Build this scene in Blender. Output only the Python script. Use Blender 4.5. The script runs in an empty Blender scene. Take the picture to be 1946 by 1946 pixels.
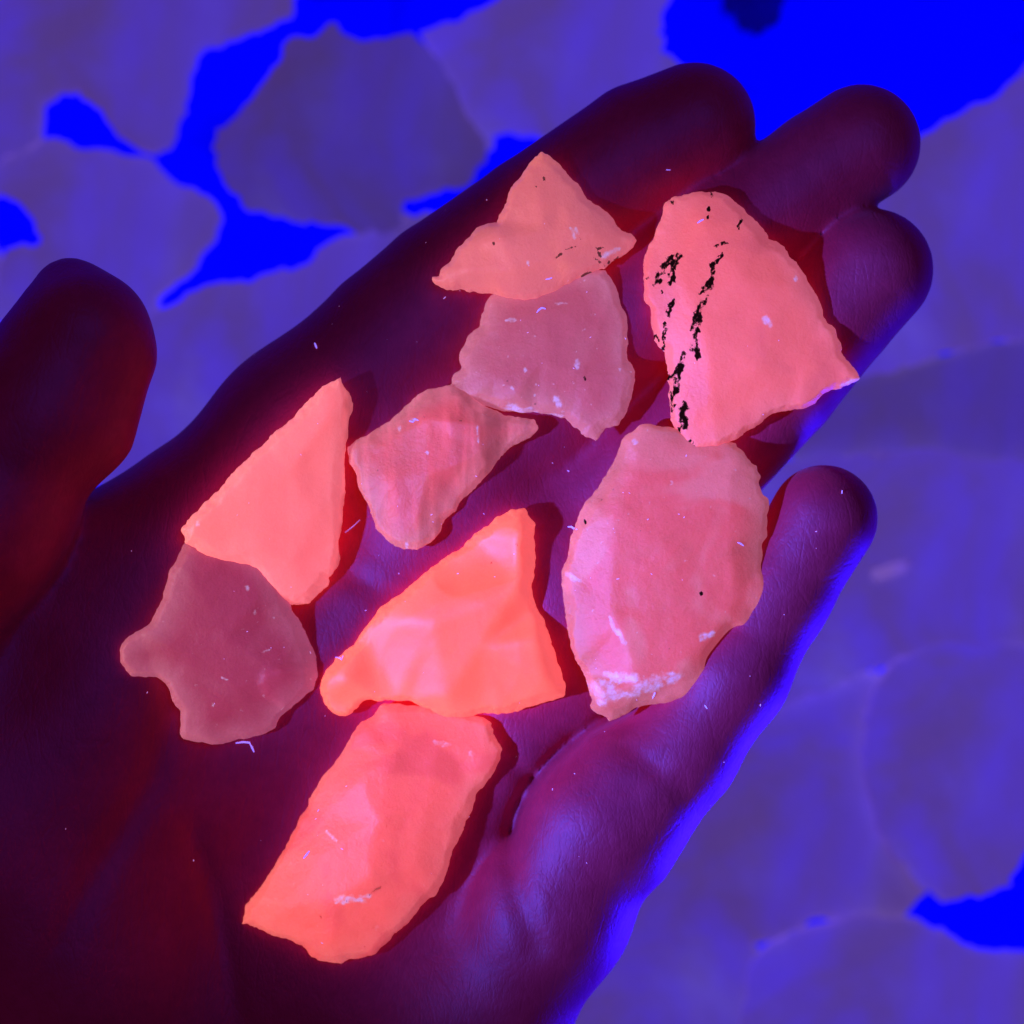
import bpy, math, random
import numpy as np
from mathutils import Vector
from mathutils.geometry import delaunay_2d_cdt

random.seed(7)
scene = bpy.context.scene
col = scene.collection

# ------------------------------------------------------------------ camera, world, lamps, exposure
CAM_H = 350.0                 # camera height over the palm, mm
MMPX = 165.0 / 1946.0         # mm per photograph pixel at the palm


def P(px, py, z=0.0):
    """photograph pixel on the level z (mm) -> x, y, z in mm"""
    s = MMPX * (CAM_H - z) / CAM_H
    return np.array([(px - 973.0) * s, -(py - 973.0) * s, z])


cam_d = bpy.data.cameras.new('camera')
cam_d.sensor_width = 36.0
cam_d.lens = 36.0 * CAM_H / 165.0
cam_d.clip_start = 0.02
cam_d.clip_end = 20.0
cam_d.dof.use_dof = True
cam_d.dof.focus_distance = (CAM_H - 5.0) * 0.001
cam_d.dof.aperture_fstop = 10.5
cam_d.dof.aperture_blades = 0
cam = bpy.data.objects.new('camera', cam_d)
cam.location = (0, 0, CAM_H * 0.001)
col.objects.link(cam)
scene.camera = cam

world = bpy.data.worlds.new('World')
scene.world = world
world.use_nodes = True
bgn = world.node_tree.nodes['Background']
bgn.inputs['Color'].default_value = (1.0, 0.06, 0.40, 1)
bgn.inputs['Strength'].default_value = 0.032


def aim(o, target):
    d = Vector(target) - o.location
    o.rotation_euler = d.to_track_quat('-Z', 'Y').to_euler()


# ultraviolet torch leaking violet light, from the left and a little above the hand
key_d = bpy.data.lights.new('torch_light', 'SPOT')
key_d.color = (0.036, 0.080, 1.0)
key_d.energy = 54.0
key_d.shadow_soft_size = 0.009
key_d.spot_size = math.radians(21.5)
key_d.spot_blend = 1.0
key = bpy.data.objects.new('torch_light', key_d)
key.location = (-0.340, -0.082, 0.300)
aim(key, (0.072, -0.016, 0.0))
col.objects.link(key)

# white spot added by the torch, linked to the stones only: stands for fluorescence
glow_set = bpy.data.collections.new('fluorescent_stones')
fluo_d = bpy.data.lights.new('added_fluorescence_spot', 'SPOT')
fluo_d.color = (1.0, 1.0, 1.0)
fluo_d.energy = 5.6
fluo_d.shadow_soft_size = 0.012
fluo_d.spot_size = math.radians(34)
fluo_d.spot_blend = 1.0
fluo = bpy.data.objects.new('added_fluorescence_spot', fluo_d)
fluo.location = (-0.335, -0.078, 0.305)
aim(fluo, (0.0, -0.010, 0.0))
fluo.light_linking.receiver_collection = glow_set
col.objects.link(fluo)

# broad violet fill, added to brighten the stones lying behind the hand
fill_d = bpy.data.lights.new('violet_fill_light', 'AREA')
fill_d.shape = 'DISK'
fill_d.size = 0.30
fill_d.color = (0.03, 0.06, 1.0)
fill_d.energy = 1.35
fill = bpy.data.objects.new('violet_fill_light', fill_d)
fill.location = (0.13, 0.14, 0.58)
aim(fill, (0.0, 0.0, -0.11))
col.objects.link(fill)

# added rim light, unseen low on the right: draws the hand's blue lower edge
rim_d = bpy.data.lights.new('added_blue_rim', 'AREA')
rim_d.shape = 'DISK'
rim_d.size = 0.07
rim_d.color = (0.012, 0.004, 1.0)
rim_d.energy = 0.27
rim_d.spread = math.radians(55)
rim = bpy.data.objects.new('added_blue_rim', rim_d)
rim.location = (0.165, -0.135, -0.092)
aim(rim, (0.035, -0.040, -0.005))
col.objects.link(rim)

scene.view_settings.view_transform = 'Standard'
scene.view_settings.look = 'None'
scene.view_settings.exposure = 0.0
scene.view_settings.gamma = 1.0
scene.cycles.use_denoising = True
scene.cycles.max_bounces = 6
scene.cycles.sample_clamp_indirect = 6.0


# ------------------------------------------------------------------ helpers
def tag(o, label, cat, group=None):
    o['label'] = label
    o['category'] = cat
    if group:
        o['group'] = group


def lin(r, g, b):
    f = lambda c: (c / 255 / 12.92) if c / 255 <= 0.04045 else ((c / 255 + 0.055) / 1.055) ** 2.4
    return (f(r), f(g), f(b))


def noise2(X, Y, freq, seed):
    """smooth value noise, -1..1"""
    rng = np.random.RandomState(seed)
    L = rng.rand(64, 64).astype(np.float32) * 2 - 1
    x = X * freq + 17.3
    y = Y * freq + 9.7
    xi = np.floor(x).astype(int)
    yi = np.floor(y).astype(int)
    fx = x - xi
    fy = y - yi
    fx = fx * fx * (3 - 2 * fx)
    fy = fy * fy * (3 - 2 * fy)
    a = L[xi % 64, yi % 64]
    b = L[(xi + 1) % 64, yi % 64]
    c = L[xi % 64, (yi + 1) % 64]
    d = L[(xi + 1) % 64, (yi + 1) % 64]
    return (a * (1 - fx) + b * fx) * (1 - fy) + (c * (1 - fx) + d * fx) * fy


def fbm2(X, Y, freq, seed, octaves=4, gain=0.5):
    t = 0
    a = 1.0
    for i in range(octaves):
        t = t + a * noise2(X, Y, freq * 2.03 ** i, seed + i * 11)
        a *= gain
    return t


def smin(a, b, k):
    h = np.maximum(k - np.abs(a - b), 0) / k
    return np.minimum(a, b) - h * h * k * 0.25


def smax(a, b, k):
    return -smin(-a, -b, k)


def sstep(a, b, x):
    t = np.clip((x - a) / (b - a), 0, 1)
    return t * t * (3 - 2 * t)


def surface_nets(F, org, h):
    S = F < 0
    c = np.zeros([n - 1 for n in F.shape], np.int8)
    offs = [(i, j, k) for i in (0, 1) for j in (0, 1) for k in (0, 1)]
    nx, ny, nz = c.shape
    for (i, j, k) in offs:
        c += S[i:i + nx, j:j + ny, k:k + nz]
    act = np.argwhere((c > 0) & (c < 8))
    vals = np.stack([F[act[:, 0] + i, act[:, 1] + j, act[:, 2] + k] for (i, j, k) in offs], 1)
    O = np.array(offs, float)
    acc = np.zeros((len(act), 3))
    cnt = np.zeros(len(act))
    for a in range(8):
        for b in range(a + 1, 8):
            if np.abs(O[a] - O[b]).sum() != 1:
                continue
            va, vb = vals[:, a], vals[:, b]
            m = (va < 0) != (vb < 0)
            t = np.where(m, va / np.where(m, va - vb, 1), 0)
            acc += np.where(m[:, None], O[a] + t[:, None] * (O[b] - O[a]), 0)
            cnt += m
    V = (act + acc / cnt[:, None]) * h + np.array(org)
    idx = -np.ones(c.shape, int)
    idx[act[:, 0], act[:, 1], act[:, 2]] = np.arange(len(act))
    quads = []
    for ax in range(3):
        u, v = (ax + 1) % 3, (ax + 2) % 3
        sl0 = [slice(None)] * 3
        sl1 = [slice(None)] * 3
        sl0[ax] = slice(0, -1)
        sl1[ax] = slice(1, None)
        A, B = S[tuple(sl0)], S[tuple(sl1)]
        e = np.argwhere(A != B)
        ok = (e[:, u] > 0) & (e[:, v] > 0) & (e[:, u] < F.shape[u] - 1) & (e[:, v] < F.shape[v] - 1)
        e = e[ok]
        inside = A[e[:, 0], e[:, 1], e[:, 2]]

        def cell(du, dv):
            q = e.copy()
            q[:, u] -= du
            q[:, v] -= dv
            return idx[q[:, 0], q[:, 1], q[:, 2]]
        q = np.stack([cell(1, 1), cell(0, 1), cell(0, 0), cell(1, 0)], 1)
        q[~inside] = q[~inside][:, ::-1]
        quads.append(q)
    return V, np.concatenate(quads)


def mesh_from(name, V, Q, scale=0.001):
    me = bpy.data.meshes.new(name)
    me.vertices.add(len(V))
    me.vertices.foreach_set('co', (V * scale).astype(np.float32).ravel())
    n = Q.shape[1]
    me.loops.add(len(Q) * n)
    me.loops.foreach_set('vertex_index', Q.astype(np.int32).ravel())
    me.polygons.add(len(Q))
    me.polygons.foreach_set('loop_start', np.arange(0, len(Q) * n, n, dtype=np.int32))
    me.polygons.foreach_set('loop_total', np.full(len(Q), n, np.int32))
    me.polygons.foreach_set('use_smooth', np.ones(len(Q), bool))
    me.update(calc_edges=True)
    return me


def attr(me, name, values):
    a = me.attributes.new(name, 'FLOAT', 'POINT')
    a.data.foreach_set('value', values.astype(np.float32))


class Nodes:
    def __init__(self, name):
        self.m = bpy.data.materials.new(name)
        self.m.use_nodes = True
        self.t = self.m.node_tree
        self.b = self.t.nodes['Principled BSDF']
        self.co = self.t.nodes.new('ShaderNodeTexCoord').outputs['Object']

    def link(self, a, b):
        self.t.links.new(a, b)

    def noise(self, scale, detail=3, rough=0.55, dist=0.0, co=None):
        n = self.t.nodes.new('ShaderNodeTexNoise')
        n.inputs['Scale'].default_value = scale
        n.inputs['Detail'].default_value = detail
        n.inputs['Roughness'].default_value = rough
        n.inputs['Distortion'].default_value = dist
        self.link(co or self.co, n.inputs['Vector'])
        return n.outputs['Fac']

    def stretch(self, rot, sc):
        n = self.t.nodes.new('ShaderNodeMapping')
        n.inputs['Rotation'].default_value = (0, 0, rot)
        n.inputs['Scale'].default_value = sc
        self.link(self.co, n.inputs['Vector'])
        return n.outputs['Vector']

    def attr(self, name):
        n = self.t.nodes.new('ShaderNodeAttribute')
        n.attribute_name = name
        return n.outputs['Fac']

    def math(self, op, a, b=None, clamp=False):
        n = self.t.nodes.new('ShaderNodeMath')
        n.operation = op
        n.use_clamp = clamp
        for i, v in enumerate((a, b)):
            if v is None:
                continue
            if isinstance(v, (int, float)):
                n.inputs[i].default_value = v
            else:
                self.link(v, n.inputs[i])
        return n.outputs[0]

    def ramp(self, fac, lo, hi, a=0.0, b=1.0):
        n = self.t.nodes.new('ShaderNodeMapRange')
        n.interpolation_type = 'SMOOTHSTEP'
        self.link(fac, n.inputs['Value'])
        n.inputs['From Min'].default_value = lo
        n.inputs['From Max'].default_value = hi
        n.inputs['To Min'].default_value = a
        n.inputs['To Max'].default_value = b
        return n.outputs['Result']

    def mix(self, fac, a, b):
        n = self.t.nodes.new('ShaderNodeMix')
        n.data_type = 'RGBA'
        if isinstance(fac, (int, float)):
            n.inputs[0].default_value = fac
        else:
            self.link(fac, n.inputs[0])
        for i, v in ((6, a), (7, b)):
            if isinstance(v, tuple):
                n.inputs[i].default_value = (*v, 1)
            else:
                self.link(v, n.inputs[i])
        return n.outputs[2]

    def bump(self, height, dist, strength=1.0, prev=None):
        n = self.t.nodes.new('ShaderNodeBump')
        n.inputs['Strength'].default_value = strength
        n.inputs['Distance'].default_value = dist
        self.link(height, n.inputs['Height'])
        if prev is not None:
            self.link(prev, n.inputs['Normal'])
        return n.outputs['Normal']


# ------------------------------------------------------------------ the sheet under everything
SHEET_Z = -122.0


def make_sheet():
    n = 90
    g = np.linspace(-600, 600, n)
    X, Y = np.meshgrid(g, g, indexing='ij')
    Z = SHEET_Z - 1.2 + 1.2 * fbm2(X, Y, 0.012, 5, 3)
    V = np.stack([X.ravel(), Y.ravel(), Z.ravel()], 1)
    i, j = np.meshgrid(np.arange(n - 1), np.arange(n - 1), indexing='ij')
    a = (i * n + j).ravel()
    Q = np.stack([a, a + n, a + n + 1, a + 1], 1)
    me = mesh_from('ground_sheet', V, Q)
    o = bpy.data.objects.new('ground_sheet', me)
    o['kind'] = 'structure'
    N = Nodes('fluorescent_blue_sheet')
    N.b.inputs['Base Color'].default_value = (0.0, 0.004, 0.5, 1)
    N.b.inputs['Roughness'].default_value = 0.9
    N.b.inputs['Specular IOR Level'].default_value = 0.05
    e = N.mix(N.ramp(N.noise(16, 4, 0.6), 0.32, 0.66), (0.0, 0.0, 0.55), (0.0, 0.0, 1.25))
    N.link(e, N.b.inputs['Emission Color'])
    N.b.inputs['Emission Strength'].default_value = 1.0
    me.materials.append(N.m)
    col.objects.link(o)


make_sheet()


# ------------------------------------------------------------------ the hand
def rcone(X, Y, Z, a, b, ra, rb):
    ba = b - a
    t = ((X - a[0]) * ba[0] + (Y - a[1]) * ba[1] + (Z - a[2]) * ba[2]) / float(ba @ ba)
    t = np.clip(t, 0, 1)
    return np.sqrt((X - a[0] - t * ba[0]) ** 2 + (Y - a[1] - t * ba[1]) ** 2 + (Z - a[2] - t * ba[2]) ** 2) - (ra + t * (rb - ra))


HH = 0.85
HORG = (-150.0, -150.0, -50.0)
hx = np.arange(HORG[0], 74, HH, dtype=np.float32)
hy = np.arange(HORG[1], 80, HH, dtype=np.float32)
hz = np.arange(HORG[2], 32, HH, dtype=np.float32)


def hand_field():
    X, Y, Z = np.meshgrid(hx, hy, hz, indexing='ij', sparse=True)
    PX = X / MMPX + 973.0
    PY = -Y / MMPX + 973.0

    def chain(pts, k=0.6, grow=0.35):
        d = None
        for (x0, y0, z0, r0), (x1, y1, z1, r1) in zip(pts[:-1], pts[1:]):
            e = rcone(X, Y, Z, P(x0, y0, z0), P(x1, y1, z1), r0 + grow, r1 + grow)
            d = e if d is None else smin(d, e, k)
        return d
    palm = chain([(553, 812, -11, 10.8), (405, 975, -10.5, 12), (200, 1250, -9, 14), (0, 1600, -10, 18)])
    palm = smin(palm, chain([(405, 985, -12.5, 11.5), (120, 1110, -10, 12), (-160, 1260, -8, 15)]), 8)
    palm = smin(palm, chain([(885, 945, -14.5, 12.5), (400, 1500, -18.5, 14.5), (150, 1850, -20, 17)]), 12)
    palm = smin(palm, chain([(1080, 1140, -14.5, 12), (700, 1550, -18.5, 13.5), (400, 1950, -20, 17)]), 12)
    palm = smin(palm, chain([(1090, 1150, -15.5, 12), (1085, 1390, -18, 12)]), 8)
    palm = smin(palm, chain([(960, 1450, -18, 11.5), (700, 1900, -20, 16)]), 12)
    palm = smin(palm, chain([(-280, 1400, -3, 20), (20, 1720, -12, 18)]), 16)
    palm = smin(palm, chain([(230, 1380, -14, 14), (160, 1760, -15, 16)]), 14)
    palm = smin(palm, chain([(150, 1850, -18, 20), (-450, 2600, -22, 25)]), 14)
    q = -0.7 * (PX - 1200) + 0.7 * (PY - 700)
    kf = 1.5 + 7.1 * sstep(150, 400, q)
    d = palm
    # index, middle, ring
    d = smin(d, chain([(1318, 238, -9, 9.9), (1212, 274, -9.5, 9.5), (1012, 411, -9.5, 9.5), (834, 535, -10, 9.6),
                       (729, 628, -10.5, 9.9), (553, 812, -11, 10.8)]), kf)
    d = smin(d, chain([(1228, 302, -9.5, 9.2), (1034, 446, -10, 9.8), (868, 585, -10.5, 10.2), (690, 790, -12, 11)]), np.maximum(kf, 4))
    d = smin(d, chain([(1635, 275, -8.5, 9.5), (1560, 322, -9, 9.3), (1390, 448, -9.5, 9.4), (1165, 660, -10.5, 9.9), (885, 945, -14.5, 12)]), kf)
    d = smin(d, chain([(1400, 436, -9.3, 9.2), (1362, 452, -9.6, 9.5), (1150, 634, -10.5, 10.5), (930, 800, -12.5, 11.5), (800, 900, -13, 11)]), kf)
    d = smin(d, chain([(1655, 514, -7, 9.8), (1590, 592, -8, 9.5), (1480, 728, -9, 9.6), (1300, 920, -11, 9.9), (1080, 1140, -14.5, 12)]), kf)
    d = smin(d, chain([(1480, 640, -9, 9.4), (1400, 730, -9.5, 10), (1220, 900, -11.5, 10.8), (1040, 1060, -14, 11.5)]), kf)
    # little finger, then the raised pad below it with its deep fold towards the palm
    d = smin(d, chain([(1565, 985, -3.5, 8.4), (1480, 1128, -4.5, 7.9), (1392, 1283, -4, 8.5), (1290, 1430, -5.5, 8.9),
                       (1162, 1554, -6.5, 12.1)], 2.5), 0.9)
    km = 1.7 + 10.3 * sstep(1640, 1980, PY) + 2.5 * sstep(1180, 1290, PX)
    d = smin(d, chain([(1184, 1490, -6, 10.2), (1132, 1566, -6.5, 11.2), (1042, 1727, -9.5, 12.9), (920, 1920, -14, 13.2), (760, 2200, -18, 17)], 4), km)
    # thumb
    th = chain([(160, 640, 6, 10.4), (72, 790, 5, 12.2), (-58, 985, 3, 15.3), (-280, 1260, -1, 20)], 4)
    th = smin(th, chain([(222, 690, 6, 5.2), (160, 800, 5, 8)], 3), 4)
    th = smin(th, chain([(131, 554, 3, 4.9), (110, 640, 4, 7.8)], 3), 4)
    kt = 0.9 + 12 * sstep(60, -260, PX)
    d = smin(d, th, kt)

    # palm lines: shallow grooves
    def groove(pts, depth, width, zmid=0.0):
        nonlocal d
        dist = None
        for (x0, y0), (x1, y1) in zip(pts[:-1], pts[1:]):
            a, b = P(x0, y0)[:2], P(x1, y1)[:2]
            ba = b - a
            t = np.clip(((X - a[0]) * ba[0] + (Y - a[1]) * ba[1]) / float(ba @ ba), 0, 1)
            e = np.sqrt((X - a[0] - t * ba[0]) ** 2 + (Y - a[1] - t * ba[1]) ** 2)
            dist = e if dist is None else np.minimum(dist, e)
        g = depth * np.exp(-(dist / width) ** 2)
        d = d + g * (Z > -14)
    groove([(330, 1330), (290, 1480), (200, 1640), (120, 1800), (70, 1960)], 0.7, 2.4)
    groove([(360, 1580), (400, 1720), (450, 1960)], 0.5, 1.7)
    groove([(640, 1080), (760, 1150), (900, 1330), (990, 1480)], 0.8, 1.6)
    groove([(1190, 1420), (1235, 1450), (1290, 1495)], 0.5, 1.5)
    groove([(1190, 1490), (1255, 1445)], 0.35, 1.3)
    groove([(1395, 1190), (1440, 1205)], 0.3, 1.1)
    groove([(1165, 1362), (1110, 1395), (1055, 1440), (1010, 1490)], 1.6, 0.8)
    groove([(1010, 1490), (982, 1540)], 1.2, 0.85)
    groove([(982, 1540), (970, 1590)], 0.8, 0.95)
    groove([(970, 1590), (972, 1650)], 0.45, 1.1)
    groove([(1090, 1410), (1010, 1490), (975, 1560), (968, 1620), (985, 1700), (1020, 1790)], 1.0, 2.0)
    groove([(1440, 480), (1500, 540), (1560, 610)], 0.0, 1.0)
    return d.astype(np.float32)


HF = hand_field()
hv, hq = surface_nets(HF, HORG, HH)
for _ in range(2):                     # relax the skin: each vertex moves towards its neighbouring quads
    cen = hv[hq].mean(1)
    acc = np.zeros_like(hv)
    cnt = np.zeros(len(hv))
    for c4 in range(4):
        np.add.at(acc, hq[:, c4], cen)
        np.add.at(cnt, hq[:, c4], 1)
    hv = 0.25 * hv + 0.75 * acc / np.maximum(cnt, 1)[:, None]
# skin height map (highest skin point per column) used to lay the stones down
_ins = HF < 0
_top = np.where(_ins.any(2), hz[-1] - np.argmax(_ins[:, :, ::-1], 2) * HH, -60.0)
GX, GY = np.meshgrid(np.arange(-80, 80, 0.5), np.arange(-80, 80, 0.5), indexing='ij')
_ix = np.clip(((GX - HORG[0]) / HH).round().astype(int), 0, len(hx) - 1)
_iy = np.clip(((GY - HORG[1]) / HH).round().astype(int), 0, len(hy) - 1)
TOP = _top[_ix, _iy].astype(float)
for _ in range(3):
    TOP = (TOP + np.roll(TOP, 1, 0) + np.roll(TOP, -1, 0) + np.roll(TOP, 1, 1) + np.roll(TOP, -1, 1)) / 5


def make_hand():
    c = P(700, 1200, -12)
    me = mesh_from('hand', hv - c, hq)
    o = bpy.data.objects.new('hand', me)
    o.location = Vector(c * 0.001)
    tag(o, 'left hand held out palm up, fingers together, cupping a heap of glowing pink stones', 'hand')
    N = Nodes('skin_in_violet_light')
    n1 = N.noise(60, 4, 0.6)
    n2 = N.noise(420, 4, 0.6)
    c1 = N.mix(N.ramp(n1, 0.35, 0.65), (0.62, 0.015, 0.025), (0.74, 0.025, 0.036))
    c2 = N.mix(N.ramp(n2, 0.35, 0.7, 0.0, 0.35), c1, (0.52, 0.008, 0.018))
    N.link(c2, N.b.inputs['Base Color'])
    N.b.inputs['Roughness'].default_value = 0.56
    N.b.inputs['Specular IOR Level'].default_value = 0.4
    N.b.inputs['Subsurface Weight'].default_value = 0.0
    N.b.inputs['Sheen Weight'].default_value = 0.06
    N.b.inputs['Sheen Roughness'].default_value = 0.5
    v = N.t.nodes.new('ShaderNodeTexVoronoi')
    v.feature = 'DISTANCE_TO_EDGE'
    v.inputs['Scale'].default_value = 1500
    N.link(N.stretch(0.75, (1.0, 0.55, 1.0)), v.inputs['Vector'])
    b1 = N.bump(N.ramp(v.outputs['Distance'], 0.0, 0.25), 0.00006, 0.3)
    w = N.t.nodes.new('ShaderNodeTexVoronoi')
    w.feature = 'DISTANCE_TO_EDGE'
    w.inputs['Scale'].default_value = 330
    N.link(N.stretch(-0.85, (1.0, 0.38, 1.0)), w.inputs['Vector'])
    b0 = N.bump(N.ramp(w.outputs['Distance'], 0.0, 0.10), 0.00016, 0.15, b1)
    b2 = N.bump(N.noise(260, 5, 0.6), 0.0005, 0.13, b0)
    N.link(b2, N.b.inputs['Normal'])
    me.materials.append(N.m)
    col.objects.link(o)
    return o


make_hand()


# ------------------------------------------------------------------ stones
def poly_sdf(X, Y, poly):
    d = np.full(X.shape, 1e9)
    s = np.ones(X.shape)
    n = len(poly)
    for i in range(n):
        a, b = poly[i], poly[i - 1]
        e = b - a
        wx, wy = X - a[0], Y - a[1]
        t = np.clip((wx * e[0] + wy * e[1]) / max(e @ e, 1e-9), 0, 1)
        d = np.minimum(d, (wx - e[0] * t) ** 2 + (wy - e[1] * t) ** 2)
        c1, c2, c3 = Y >= a[1], Y < b[1], e[0] * wy > e[1] * wx
        s = np.where((c1 & c2 & c3) | (~c1 & ~c2 & ~c3), -s, s)
    return s * np.sqrt(d)


def seg_dist(X, Y, pts):
    d = np.full(X.shape, 1e9)
    if len(pts) == 1:
        return np.hypot(X - pts[0][0], Y - pts[0][1])
    for a, b in zip(pts[:-1], pts[1:]):
        ba = b - a
        t = np.clip(((X - a[0]) * ba[0] + (Y - a[1]) * ba[1]) / max(ba @ ba, 1e-9), 0, 1)
        d = np.minimum(d, np.hypot(X - a[0] - t * ba[0], Y - a[1] - t * ba[1]))
    return d


def facet_heights(X, Y, poly, he, pts):
    """linear facets over a triangulation of outline corners (height he) and inner ridge points"""
    co = [Vector((p[0], p[1])) for p in poly] + [Vector((p[0], p[1])) for p in pts]
    hs = list(he) + [p[2] for p in pts]
    n = len(poly)
    edges = [(i, (i + 1) % n) for i in range(n)]
    vs, es, fs, ov, oe, of = delaunay_2d_cdt(co, edges, [], 0, 1e-6)
    hv_ = [hs[o[0]] if len(o) else 3.0 for o in ov]
    out = np.full(X.shape, np.nan)
    for f in fs:
        a, b, c = (vs[i] for i in f[:3])
        den = (b.y - c.y) * (a.x - c.x) + (c.x - b.x) * (a.y - c.y)
        if abs(den) < 1e-9:
            continue
        l1 = ((b.y - c.y) * (X - c.x) + (c.x - b.x) * (Y - c.y)) / den
        l2 = ((c.y - a.y) * (X - c.x) + (a.x - c.x) * (Y - c.y)) / den
        l3 = 1 - l1 - l2
        m = (l1 >= -1e-6) & (l2 >= -1e-6) & (l3 >= -1e-6)
        out[m] = (l1 * hv_[f[0]] + l2 * hv_[f[1]] + l3 * hv_[f[2]])[m]
    out[np.isnan(out)] = float(np.mean(he))
    return out


def blur(A, n):
    for _ in range(n):
        B = np.pad(A, 1, mode='edge')
        A = (2 * B[1:-1, 1:-1] + B[:-2, 1:-1] + B[2:, 1:-1] + B[1:-1, :-2] + B[1:-1, 2:]) / 6
    return A


def stone_shape(poly_px, crop, zlev, he, inner, seed, h=0.28, ledges=(), scoops=(), jag=0.22, relief=0.25, lay=None,
                rest=0.35, soft=2, under=0.45, tilt=(0, 0), chamfer=1.5):
    """returns verts (mm), quads, and a dict of helper arrays.  crop=(scale, ox, oy) of the zoom the outline was read from"""
    sc, ox, oy = crop
    T = lambda x, y: P(ox + sc * x, oy + sc * y, zlev)[:2]
    poly = np.array([T(*p) for p in poly_px])
    mn, mx = poly.min(0) - 1.5, poly.max(0) + 1.5
    xs = np.arange(mn[0], mx[0], h)
    ys = np.arange(mn[1], mx[1], h)
    X, Y = np.meshgrid(xs, ys, indexing='ij')
    d2 = poly_sdf(X, Y, poly)
    d2 = d2 + jag * fbm2(X, Y, 0.45, seed, 5, 0.72)
    edge_h = he + 0.5 * noise2(poly[:, 0], poly[:, 1], 0.25, seed + 3)
    top = facet_heights(X, Y, poly, edge_h, [(*T(p[0], p[1]), p[2]) for p in inner])
    top = blur(top, soft)
    wch = 1.5 + 0.9 * noise2(X, Y, 0.12, seed + 60)
    top = top - chamfer * np.clip(1 + d2 / np.maximum(wch, 0.5), 0, 1) * (0.75 + 0.5 * noise2(X, Y, 0.2, seed + 61))
    for (pts, r, dep) in scoops:            # shell-like hollows
        q = [T(*p) for p in pts]
        dd = seg_dist(X, Y, q)
        top = top - dep * np.clip(1 - (dd / (r * sc * MMPX)) ** 2, 0, 1)
    for (pts, dep, wid) in ledges:          # lower steps: area, drop, edge width
        q = np.array([T(*p) for p in pts])
        dd = poly_sdf(X, Y, q) + 0.25 * fbm2(X, Y, 0.5, seed + 40, 3)
        top = top - dep * sstep(wid, -wid, dd)
    top = top + relief * fbm2(X, Y, 0.13, seed + 7, 4, 0.42)
    # resting plane
    if lay is None:
        inside = d2 < -0.8
        gx = np.clip(((X - GX[0, 0]) / 0.5).round().astype(int), 0, GX.shape[0] - 1)
        gy = np.clip(((Y - GY[0, 0]) / 0.5).round().astype(int), 0, GX.shape[1] - 1)
        base = TOP[gx, gy]
        ok = inside & (base > -14)
        A = np.stack([X[ok] - X[ok].mean(), Y[ok] - Y[ok].mean(), np.ones(ok.sum())], 1)
        cf = np.linalg.lstsq(A, base[ok], rcond=None)[0]
        cf[:2] = cf[:2] * 0.8 + np.array(tilt)
        plane = cf[0] * (X - X[ok].mean()) + cf[1] * (Y - Y[ok].mean())
        off = np.quantile((base - plane)[ok], 0.85) - rest
        plane = plane + off
    else:
        plane = np.full(X.shape, lay) + tilt[0] * (X - X.mean()) + tilt[1] * (Y - Y.mean())
    bot = np.clip((d2 + 3.0) / 3.0, 0, 1) ** 2 * he * under + 0.3 * fbm2(X, Y, 0.2, seed + 21, 3)
    z0 = float((plane + bot).min()) - 2.0
    z1 = float((plane + top)[d2 < 0].max()) + 2.0
    zs = np.arange(z0, z1, h)
    W = zs[None, None, :]
    F = smax(np.broadcast_to(d2[:, :, None], (len(xs), len(ys), len(zs))) + 0.12 * np.sin(W * 2.1 + 3 * noise2(X, Y, 0.3, seed + 5)[:, :, None]),
             (W - (plane + top)[:, :, None]) * 0.85, 0.9)
    F = smax(F, ((plane + bot)[:, :, None] - W) * 0.85, 0.8)
    V, Q = surface_nets(F, (xs[0], ys[0], zs[0]), h)
    # add to the height map so that the next stone lies on this one
    inside = d2 < -0.2
    gx = ((X - GX[0, 0]) / 0.5).round().astype(int)
    gy = ((Y - GY[0, 0]) / 0.5).round().astype(int)
    ok = inside & (gx >= 0) & (gy >= 0) & (gx < GX.shape[0]) & (gy < GX.shape[1])
    if lay is None:
        np.maximum.at(TOP, (gx[ok], gy[ok]), (plane + top)[ok])
    print('stone', seed, 'base', round(float(plane.mean()), 2), 'top', round(float((plane + top)[d2 < 0].max()), 2), 'verts', len(V))
    return V, Q, dict(T=T, poly=poly, lowest=float((plane + bot)[inside].min()), level=float(plane.mean() + he * 0.6))


def paint(V, T, sc, strokes):
    """strokes (points, width in crop px) broken into ragged dabs -> 1 inside a dab, falling below 0 outside"""
    out = np.full(len(V), -4.0)
    r = np.random.RandomState(len(V) % 1000 + len(strokes))
    for pts, w in strokes:
        pts = [np.array(p, float) for p in pts]
        dabs = []
        if len(pts) == 1:
            dabs = [(pts[0], np.array([0, 1.0]))]
            dabs += [(pts[0] + r.uniform(-0.6, 0.6, 2) * w, np.array([0.5, 1.0])) for _ in range(3)]
        for a, b in zip(pts[:-1], pts[1:]):
            L = np.hypot(*(b - a))
            u = (b - a) / max(L, 1e-6)
            n = max(2, int(L / (0.42 * w)))
            for k in range(n + 1):
                c = a + u * L * (k / n + r.uniform(-0.5, 0.5) / n) + np.array([-u[1], u[0]]) * r.uniform(-0.5, 0.5) * w
                dabs.append((c, u + r.uniform(-0.35, 0.35, 2)))
        for c, u in dabs:
            u = u / np.hypot(*u)
            l = w * r.uniform(0.15, 0.75)
            wd = w * r.uniform(0.28, 0.72) * sc * MMPX
            d = seg_dist(V[:, 0], V[:, 1], [T(*(c - u * l)), T(*(c + u * l))])
            out = np.maximum(out, 1 - d / wd)
    return np.maximum(out, -4)


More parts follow.
